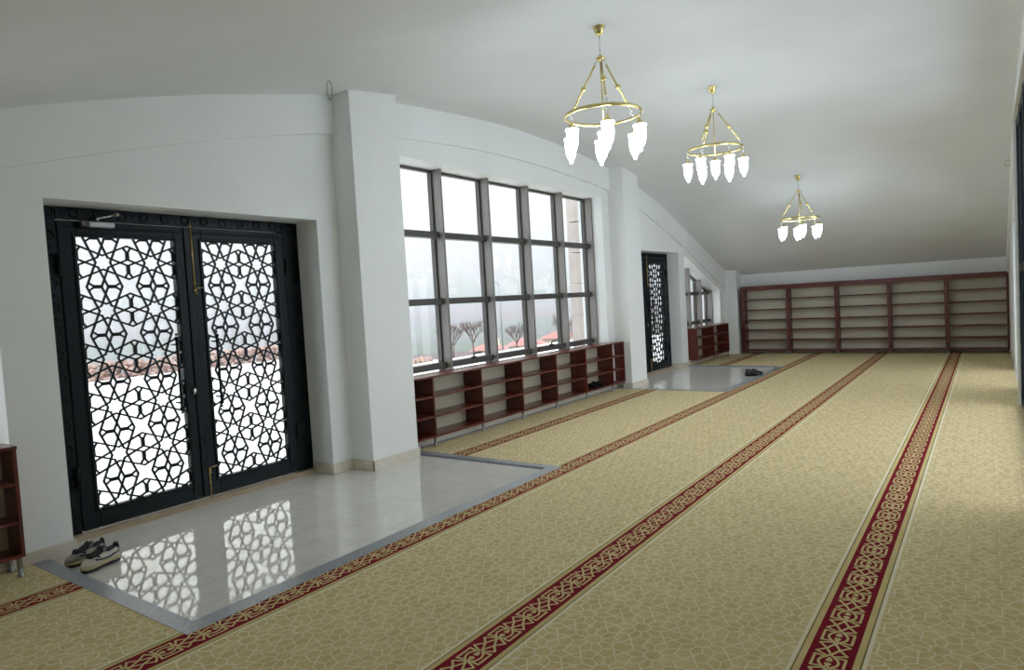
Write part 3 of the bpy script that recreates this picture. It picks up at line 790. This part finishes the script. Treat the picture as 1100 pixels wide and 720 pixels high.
# ------------------------------------------------------------------ shoes
def loft(secs, seg=18, flat=0.0, mi=0, mb=None, sm=True):
    """secs: (y, halfwidth, z0, z1, xoff): closed rings, rounder on top"""
    mb = mb or MB(); V = []; F = []
    for y, w, z0, z1, xo in secs:
        for k in range(seg):
            t = 2 * PI * k / seg; c, s = math.cos(t), math.sin(t)
            cx = math.copysign(abs(c) ** 0.75, c); sz = math.copysign(abs(s) ** 0.8, s)
            V.append((xo + w * cx, y, (z0 + z1) / 2 + (z1 - z0) / 2 * sz))
    n = len(secs)
    for i in range(n - 1):
        for k in range(seg):
            l = (k + 1) % seg; F.append((i * seg + k, i * seg + l, (i + 1) * seg + l, (i + 1) * seg + k))
    F.append(tuple(range(seg))); F.append(tuple((n - 1) * seg + k for k in range(seg - 1, -1, -1)))
    return mb.add(V, F, mi, sm)
def sneaker(label, loc, rz, flip=1, s=(1, 1, 1), leather=None):
    """toe at +y in its own coordinates"""
    t = local_thing('sneaker', label, 'shoe', 'pair of sneakers on the marble landing')
    xo = lambda y: flip * 0.012 * math.sin((y + 0.15) * 10)
    W = [(-0.150, 0.012), (-0.142, 0.028), (-0.115, 0.038), (-0.06, 0.038), (0.0, 0.042), (0.06, 0.050), (0.10, 0.049), (0.135, 0.036), (0.150, 0.020), (0.157, 0.006)]
    loft([(y, w + 0.003, 0, 0.022, xo(y)) for y, w in W]).build('outsole', RUBBER, t)
    tag(loft([(y, w + 0.001, 0.012, 0.040 if y < 0.09 else 0.034, xo(y)) for y, w in W]).build('midsole', SHOETAN, t), 'yellowed midsole')
    top = [0.060, 0.083, 0.090, 0.080, 0.086, 0.074, 0.063, 0.052, 0.044, 0.034]
    up = loft([(y, w * 0.97, 0.025, z, xo(y)) for (y, w), z in zip(W, top)]).build('upper', leather or SHOEWHT, t)
    loft([(-0.128, 0.022, 0.06, 0.096, xo(-.12)), (-0.10, 0.027, 0.05, 0.097, xo(-.1)), (-0.05, 0.025, 0.05, 0.088, xo(-.05)), (-0.015, 0.022, 0.05, 0.089, xo(-0.01))]).build('collar_lining', SHOENVY, t)
    m = MB(); loft([(-0.150, 0.012, 0.05, 0.098, xo(-.15)), (-0.143, 0.026, 0.045, 0.112, xo(-.14)), (-0.132, 0.022, 0.06, 0.108, xo(-.13))], mb=m)
    m.build('heel_tab', SHOENVY, t)
    tg = loft([(-0.055, 0.016, 0.075, 0.112, xo(-.05)), (-0.03, 0.020, 0.075, 0.108, xo(-.03)), (0.02, 0.021, 0.07, 0.094, xo(.02)), (0.07, 0.020, 0.06, 0.080, xo(.07)), (0.088, 0.012, 0.055, 0.070, xo(.08))])
    tg.build('tongue', SHOEGRY, t)
    lc = MB()
    for k in range(5):
        y = -0.012 + 0.019 * k; z = 0.103 - 0.0065 * k; x0 = xo(y)
        lc.tube([(x0 - 0.030, y, z - 0.020), (x0 - 0.012, y + 0.004, z), (x0 + 0.012, y + 0.012, z), (x0 + 0.030, y + 0.014, z - 0.020)], 0.0045, 6)
        lc.tube([(x0 + 0.030, y, z - 0.020), (x0 + 0.012, y + 0.004, z + 0.002), (x0 - 0.012, y + 0.012, z + 0.002), (x0 - 0.030, y + 0.014, z - 0.020)], 0.0045, 6)
    for sg in (-1, 1): lc.tube([(xo(0), -0.02, 0.106), (xo(0) + sg * 0.018, -0.03, 0.114), (xo(0) + sg * 0.030, -0.012, 0.102), (xo(0), -0.016, 0.106)], 0.004, 6)
    lc.build('laces', RUBBER, t)
    st = MB()
    for sg in (-1, 1):
        pts = []
        for y, dz in ((-0.140, 0.062), (-0.10, 0.058), (-0.05, 0.048), (0.0, 0.050), (0.045, 0.056), (0.075, 0.062)):
            w = np.interp(y, [q[0] for q in W], [q[1] for q in W]); pts.append((xo(y) + sg * (w * 0.965), y, dz))
        st.tube(pts, 0.0048, 6)
        a = [(xo(y) + sg * w_, y, z) for y, w_, z in ((0.03, 0.040, 0.066), (0.05, 0.034, 0.079), (0.075, 0.026, 0.080), (0.092, 0.006, 0.073))]
        st.tube(a, 0.007, 6)
    st.build('side_stripe', SHOENVY, t)
    t.location = loc; t.rotation_euler = (0, 0, rz); t.scale = s
    return t
def head(dx, dy): return math.atan2(dy, dx) - PI / 2
sneaker('white and black sneaker on the marble, front one of the pair and nearest the carpet', (-4.912, 1.945, ZM), head(0.055, -0.23), 1, (1.06, 0.84, 1.2))
sneaker('darker sneaker of the pair, behind its mate and closest to the black double door', (-5.125, 1.935, ZM), head(0.02, -0.24), -1, (1.06, 0.84, 1.2), mat('scuffed_grey_leather', (0.27, 0.255, 0.22), 0.55, var=0.15, vscale=30))

def dress_shoe(label, loc, rz, group, s=1.0):
    t = local_thing('dress_shoe', label, 'shoe', group)
    W = [(-0.150, 0.012), (-0.142, 0.027), (-0.11, 0.035), (-0.05, 0.034), (0.0, 0.038), (0.06, 0.047), (0.10, 0.043), (0.14, 0.026), (0.158, 0.014), (0.163, 0.005)]
    loft([(y, w + 0.003, 0.0 if y < -0.04 else 0.004, 0.022, 0) for y, w in W]).build('sole', RUBBER, t)
    top = [0.070, 0.095, 0.092, 0.072, 0.084, 0.066, 0.055, 0.045, 0.038, 0.030]
    loft([(y, w, 0.014, z, 0) for (y, w), z in zip(W, top)]).build('upper', SHOEBLK, t)
    loft([(-0.13, 0.020, 0.06, 0.098, 0), (-0.09, 0.026, 0.05, 0.092, 0), (-0.03, 0.024, 0.05, 0.080, 0), (-0.012, 0.018, 0.05, 0.085, 0)]).build('lining', SHOENVY, t)
    loft([(-0.03, 0.014, 0.07, 0.106, 0), (0.0, 0.022, 0.065, 0.096, 0), (0.05, 0.020, 0.055, 0.078, 0), (0.06, 0.010, 0.05, 0.070, 0)]).build('tongue', SHOENVY, t)
    t.location = loc; t.rotation_euler = (0, 0, rz); t.scale = (s, s, s)
    return t
dress_shoe('black dress shoe on the far marble landing, the nearer one of its pair', (-3.575, 12.63, ZM), head(1, 0.05), 'black shoes on the far landing', 1.02)
dress_shoe('black dress shoe on the far marble landing, behind its mate and farther away', (-3.665, 12.97, ZM), head(0.95, 0.30), 'black shoes on the far landing', 1.02)
dress_shoe('black shoe inside the sixth bay of the long cabinet, deeper in the bay', (-5.34, 9.62, 0.127), head(1, 0.0), 'black shoes on the bottom shelf of the long cabinet', 0.82)
dress_shoe('black shoe inside the sixth bay of the long cabinet, beside the right divider', (-5.34, 9.85, 0.127), head(1, -0.1), 'black shoes on the bottom shelf of the long cabinet', 0.82)

# ------------------------------------------------------------------ outdoors
def ground_z(r): return float(np.interp(r, [0, 24, 30, 60, 76, 120, 300, 520, 900, 1500, 2600, 3600, 5000], [-0.7, -0.7, -1.6, -3.2, -5.0, -7.6, -18, -19, -4, 70, 350, 420, 380]))
def polar(az, r): a = math.radians(az); return -r * math.sin(a), r * math.cos(a)
mb = MB(); azs = frange(-15, 115, 2.5); rs = [7, 15, 24, 30, 45, 60, 90, 120, 200, 300, 420, 520, 700, 900, 1150, 1500, 1900, 2300, 2600, 3000, 3600, 5000]
rng = random.Random(3); V = []
for r in rs:
    for az in azs:
        j = 1 + 0.10 * math.sin(az * 0.21 + 1) + 0.05 * math.sin(az * 0.63) + 0.03 * rng.uniform(-1, 1)
        x, y = polar(az, r); z = ground_z(r); V.append((x, y, z * (j if r > 1200 else 1)))
n = len(azs)
F = [(i * n + k, i * n + k + 1, (i + 1) * n + k + 1, (i + 1) * n + k) for i in range(len(rs) - 1) for k in range(n - 1)]
mb.add(V, F, 0, True)
o = mb.build('hillside', HILL); o['kind'] = 'structure'
mb = MB(); mb.box(-13.5, XO - 0.01, -8, 26, -0.6, -0.09); mb.box(-13.9, -13.5, -8, 26, -0.6, -0.05)
mb.box(-30.0, -13.9, -8, 21, -1.0, -0.62)
o = mb.build('terrace', TERR); o['kind'] = 'structure'
# winter hedge beyond the terrace
mb = MB(); rng = random.Random(5)
for k in range(2200):
    y = rng.uniform(-4, 21); x = -30.2 + rng.uniform(-0.6, 0.6); s = rng.uniform(0.06, 0.14)
    mb.sphere((x, y, rng.uniform(-0.8, 0.05)), s, 5, sc=(1, 1.3, 0.8))
mb.box(-30.5, -29.9, -4, 21, -1.2, -0.7)
tag(mb.build('hedge', HEDGE), 'brown winter hedge beyond the white terrace, seen through the double door', 'hedge')

mb = MB()
for k in range(260): mb.sphere((-16.6 + rng.uniform(-.3, .3) + 1.2, rng.uniform(14.2, 16.6), rng.uniform(-0.5, -0.08)), rng.uniform(0.05, 0.11), 5)
mb.box(-15.6, -15.2, 14.2, 16.6, -0.9, -0.4)
tag(mb.build('hedge', HEDGE), 'low brown shrubs at the bottom of the first window bay', 'hedge')

def bare_tree(label, x, y, z, h, seed, spread=0.55):
    t = thing('bare_tree', label, 'tree', (x, y, z), 'bare winter trees beyond the terrace'); rng = random.Random(seed)
    tr = MB(); tr.tube([(x, y, z), (x + 0.03, y, z + h * 0.18), (x, y + 0.04, z + h * 0.36)], [0.11, 0.085, 0.07], 7); tr.build('trunk', BARK, t)
    cr = MB()
    def grow(p, d, L, r, lv):
        q = p + d * L; m = p.lerp(q, 0.5) + Vector((rng.uniform(-1, 1), rng.uniform(-1, 1), 0)) * L * 0.06
        cr.tube([p, m, q], [r, r * 0.85, r * 0.65], 4, caps=False)
        if lv == 0: return
        for _ in range(3 if lv > 1 else 4):
            nd = (d + Vector((rng.uniform(-1, 1), rng.uniform(-1, 1), rng.uniform(-0.2, 0.75))) * spread * 1.2).normalized()
            grow(q if rng.random() < 0.6 else p.lerp(q, 0.7), nd, L * rng.uniform(0.62, 0.85), r * 0.62, lv - 1)
    b = Vector((x, y + 0.04, z + h * 0.34))
    for k in range(6):
        a = 2 * PI * k / 6 + rng.uniform(-.3, .3)
        grow(b, Vector((0.62 * math.cos(a), 0.62 * math.sin(a), rng.uniform(0.75, 1.25))).normalized(), h * 0.19, 0.04, 4)
    cr.build('crown', BARK, t)
for az, r, h, sd, lab in ((40.7, 61, 3.9, 1, 'bare round-crowned tree in the second window bay, left one of two that touch'),
                          (39.0, 57, 4.1, 2, 'bare round-crowned tree in the second window bay, right one of two that touch'),
                          (35.25, 62, 3.6, 3, 'bare tree standing alone in the middle window bay before a pink roof'),
                          (31.2, 58, 4.0, 4, 'bare tree in the fourth window bay in front of the cream houses'),
                          (29.9, 66, 3.4, 6, 'small bare tree in the last window bay beside the stone pier')):
    x, y = polar(az, r); bare_tree(lab, x, y, ground_z(r) - 0.05, h, sd)

def house(label, az, r, w, d, h, rot):
    x, y = polar(az, r); z = ground_z(r) - 0.7
    t = local_thing('house', label, 'house', 'cream houses with red roofs below the terrace')
    MB().box(-w / 2, w / 2, -d / 2, d / 2, 0, h).build('walls', HWALL, t)
    rf = MB(); o_ = 0.5; rh = h + w * 0.20
    V = [(-w / 2 - o_, -d / 2 - o_, h - .1), (w / 2 + o_, -d / 2 - o_, h - .1), (w / 2 + o_, d / 2 + o_, h - .1), (-w / 2 - o_, d / 2 + o_, h - .1), (0, -d / 2 + w * .3, rh), (0, d / 2 - w * .3, rh)]
    rf.add(V, [(0, 3, 2, 1), (0, 1, 4), (1, 2, 5, 4), (2, 3, 5), (3, 0, 4, 5)]); rf = rf.build('roof', HROOF, t)
    MB().box(w * .2, w * .2 + .5, 0, .5, h, rh + .4).build('chimney', HWALL, rf)
    for sx in (-1, 1):
        for k in range(3):
            yy = -d / 2 + d * (k + 0.5) / 3
            MB().box(sx * (w / 2) - 0.04, sx * (w / 2) + 0.04, yy - .45, yy + .45, h * .35, h * .75).build('window', HGLASS, t)
    for k in range(2):
        xx = -w / 4 + k * w / 2; MB().box(xx - .45, xx + .45, -d / 2 - .04, -d / 2 + .04, h * .35, h * .75).build('window', HGLASS, t)
    t.location = (x, y, z); t.rotation_euler = (0, 0, rot)
house('cream house with a red roof seen low in the middle window bay', 34.4, 88, 4, 6, 2.6, 0.6)
house('cream house low at the right side of the second window bay', 37.6, 78, 3.4, 4.5, 2.3, 0.6)
house('cream house with a red roof low in the fourth window bay', 31.6, 97, 4.2, 6.5, 3.3, 0.5)
house('cream house with a red roof in the last window bay beside the stone pier', 29.3, 86, 4, 5, 3.4, 0.5)

x, y = polar(36.45, 58); z = ground_z(58) - 0.05
t = thing('street_lamp', 'tall thin street lamp with a bent arm in the middle window bay', 'street lamp', (x, y, z))
MB().tube([(x, y, z), (x, y, z + 5.4), (x - 0.02, y, z + 6.3)], [0.07, 0.055, 0.05], 8).build('post', LAMPMETAL, t)
dx, dy = -math.cos(math.radians(36)), -math.sin(math.radians(36))
MB().tube([(x - 0.02, y, z + 6.3), (x + dx * 0.15, y + dy * 0.15, z + 6.55), (x + dx * 0.55, y + dy * 0.55, z + 6.65)], 0.04, 8).build('arm', LAMPMETAL, t)
MB().sphere((x + dx * 0.75, y + dy * 0.75, z + 6.64), 0.25, 10, sc=(1, 1, 0.35)).build('lamp_head', LAMPMETAL, t)

protos = []
for k, (w, d, h, m) in enumerate(((22, 14, 26, APT), (18, 16, 34, APT2), (30, 13, 20, APT))):
    t = local_thing('apartment_block', 'pale apartment block in the hazy town on the far hillside', 'building', 'apartment blocks in the hazy far town')
    MB().box(-w / 2, w / 2, -d / 2, d / 2, -12, h).build('walls', m, t)
    MB().box(-w / 2 - .6, w / 2 + .6, -d / 2 - .6, d / 2 + .6, h, h + 1.6).build('roof', HROOF if k == 1 else APT, t)
    g = MB()
    for fl_ in range(int(h / 4)):
        for i in range(int(w / 4)):
            for sy in (-1, 1): g.box(-w / 2 + 1.2 + i * 4, -w / 2 + 3.0 + i * 4, sy * d / 2 - .15, sy * d / 2 + .15, fl_ * 4 + 1.4, fl_ * 4 + 3.0)
    g.build('windows', HGLASS, t); protos.append(t)
rng = random.Random(11); used = [False] * 3; placed = []
for k in range(150):
    az = rng.uniform(22, 72); r = rng.uniform(1000, 1750)
    i = rng.randrange(3); o = protos[i] if not used[i] else copy_tree(protos[i]); used[i] = True
    x, y = polar(az, r)
    while any(math.hypot(x - a, y - b) < 30 for a, b in placed): az = rng.uniform(22, 72); r = rng.uniform(1000, 1750); x, y = polar(az, r)
    placed.append((x, y)); o.location = (x, y, ground_z(r) - 1); o.rotation_euler = (0, 0, math.radians(az) + rng.uniform(-.5, .5))
    s = rng.uniform(0.4, 0.68); o.scale = (s, s, s * rng.uniform(0.8, 1.2))

# winter haze over the valley
hz = MB().box(-5200, -90, -1500, 5200, -60, 700)
hm = bpy.data.materials.new('valley_haze'); hm.use_nodes = True
nt = hm.node_tree; nt.nodes.remove(nt.nodes['Principled BSDF'])
vs = nt.nodes.new('ShaderNodeVolumeScatter'); vs.inputs['Color'].default_value = (0.72, 0.775, 1.0, 1)
vs.inputs['Density'].default_value = 0.0010; vs.inputs['Anisotropy'].default_value = 0.0
nt.links.new(vs.outputs[0], nt.nodes['Material Output'].inputs['Volume'])
h = hz.build('haze', hm); tag(h, 'pale blue winter haze lying over the valley and far hills', 'haze', kind='stuff')

for o in bpy.data.objects:
    if '_world' in o: del o['_world']
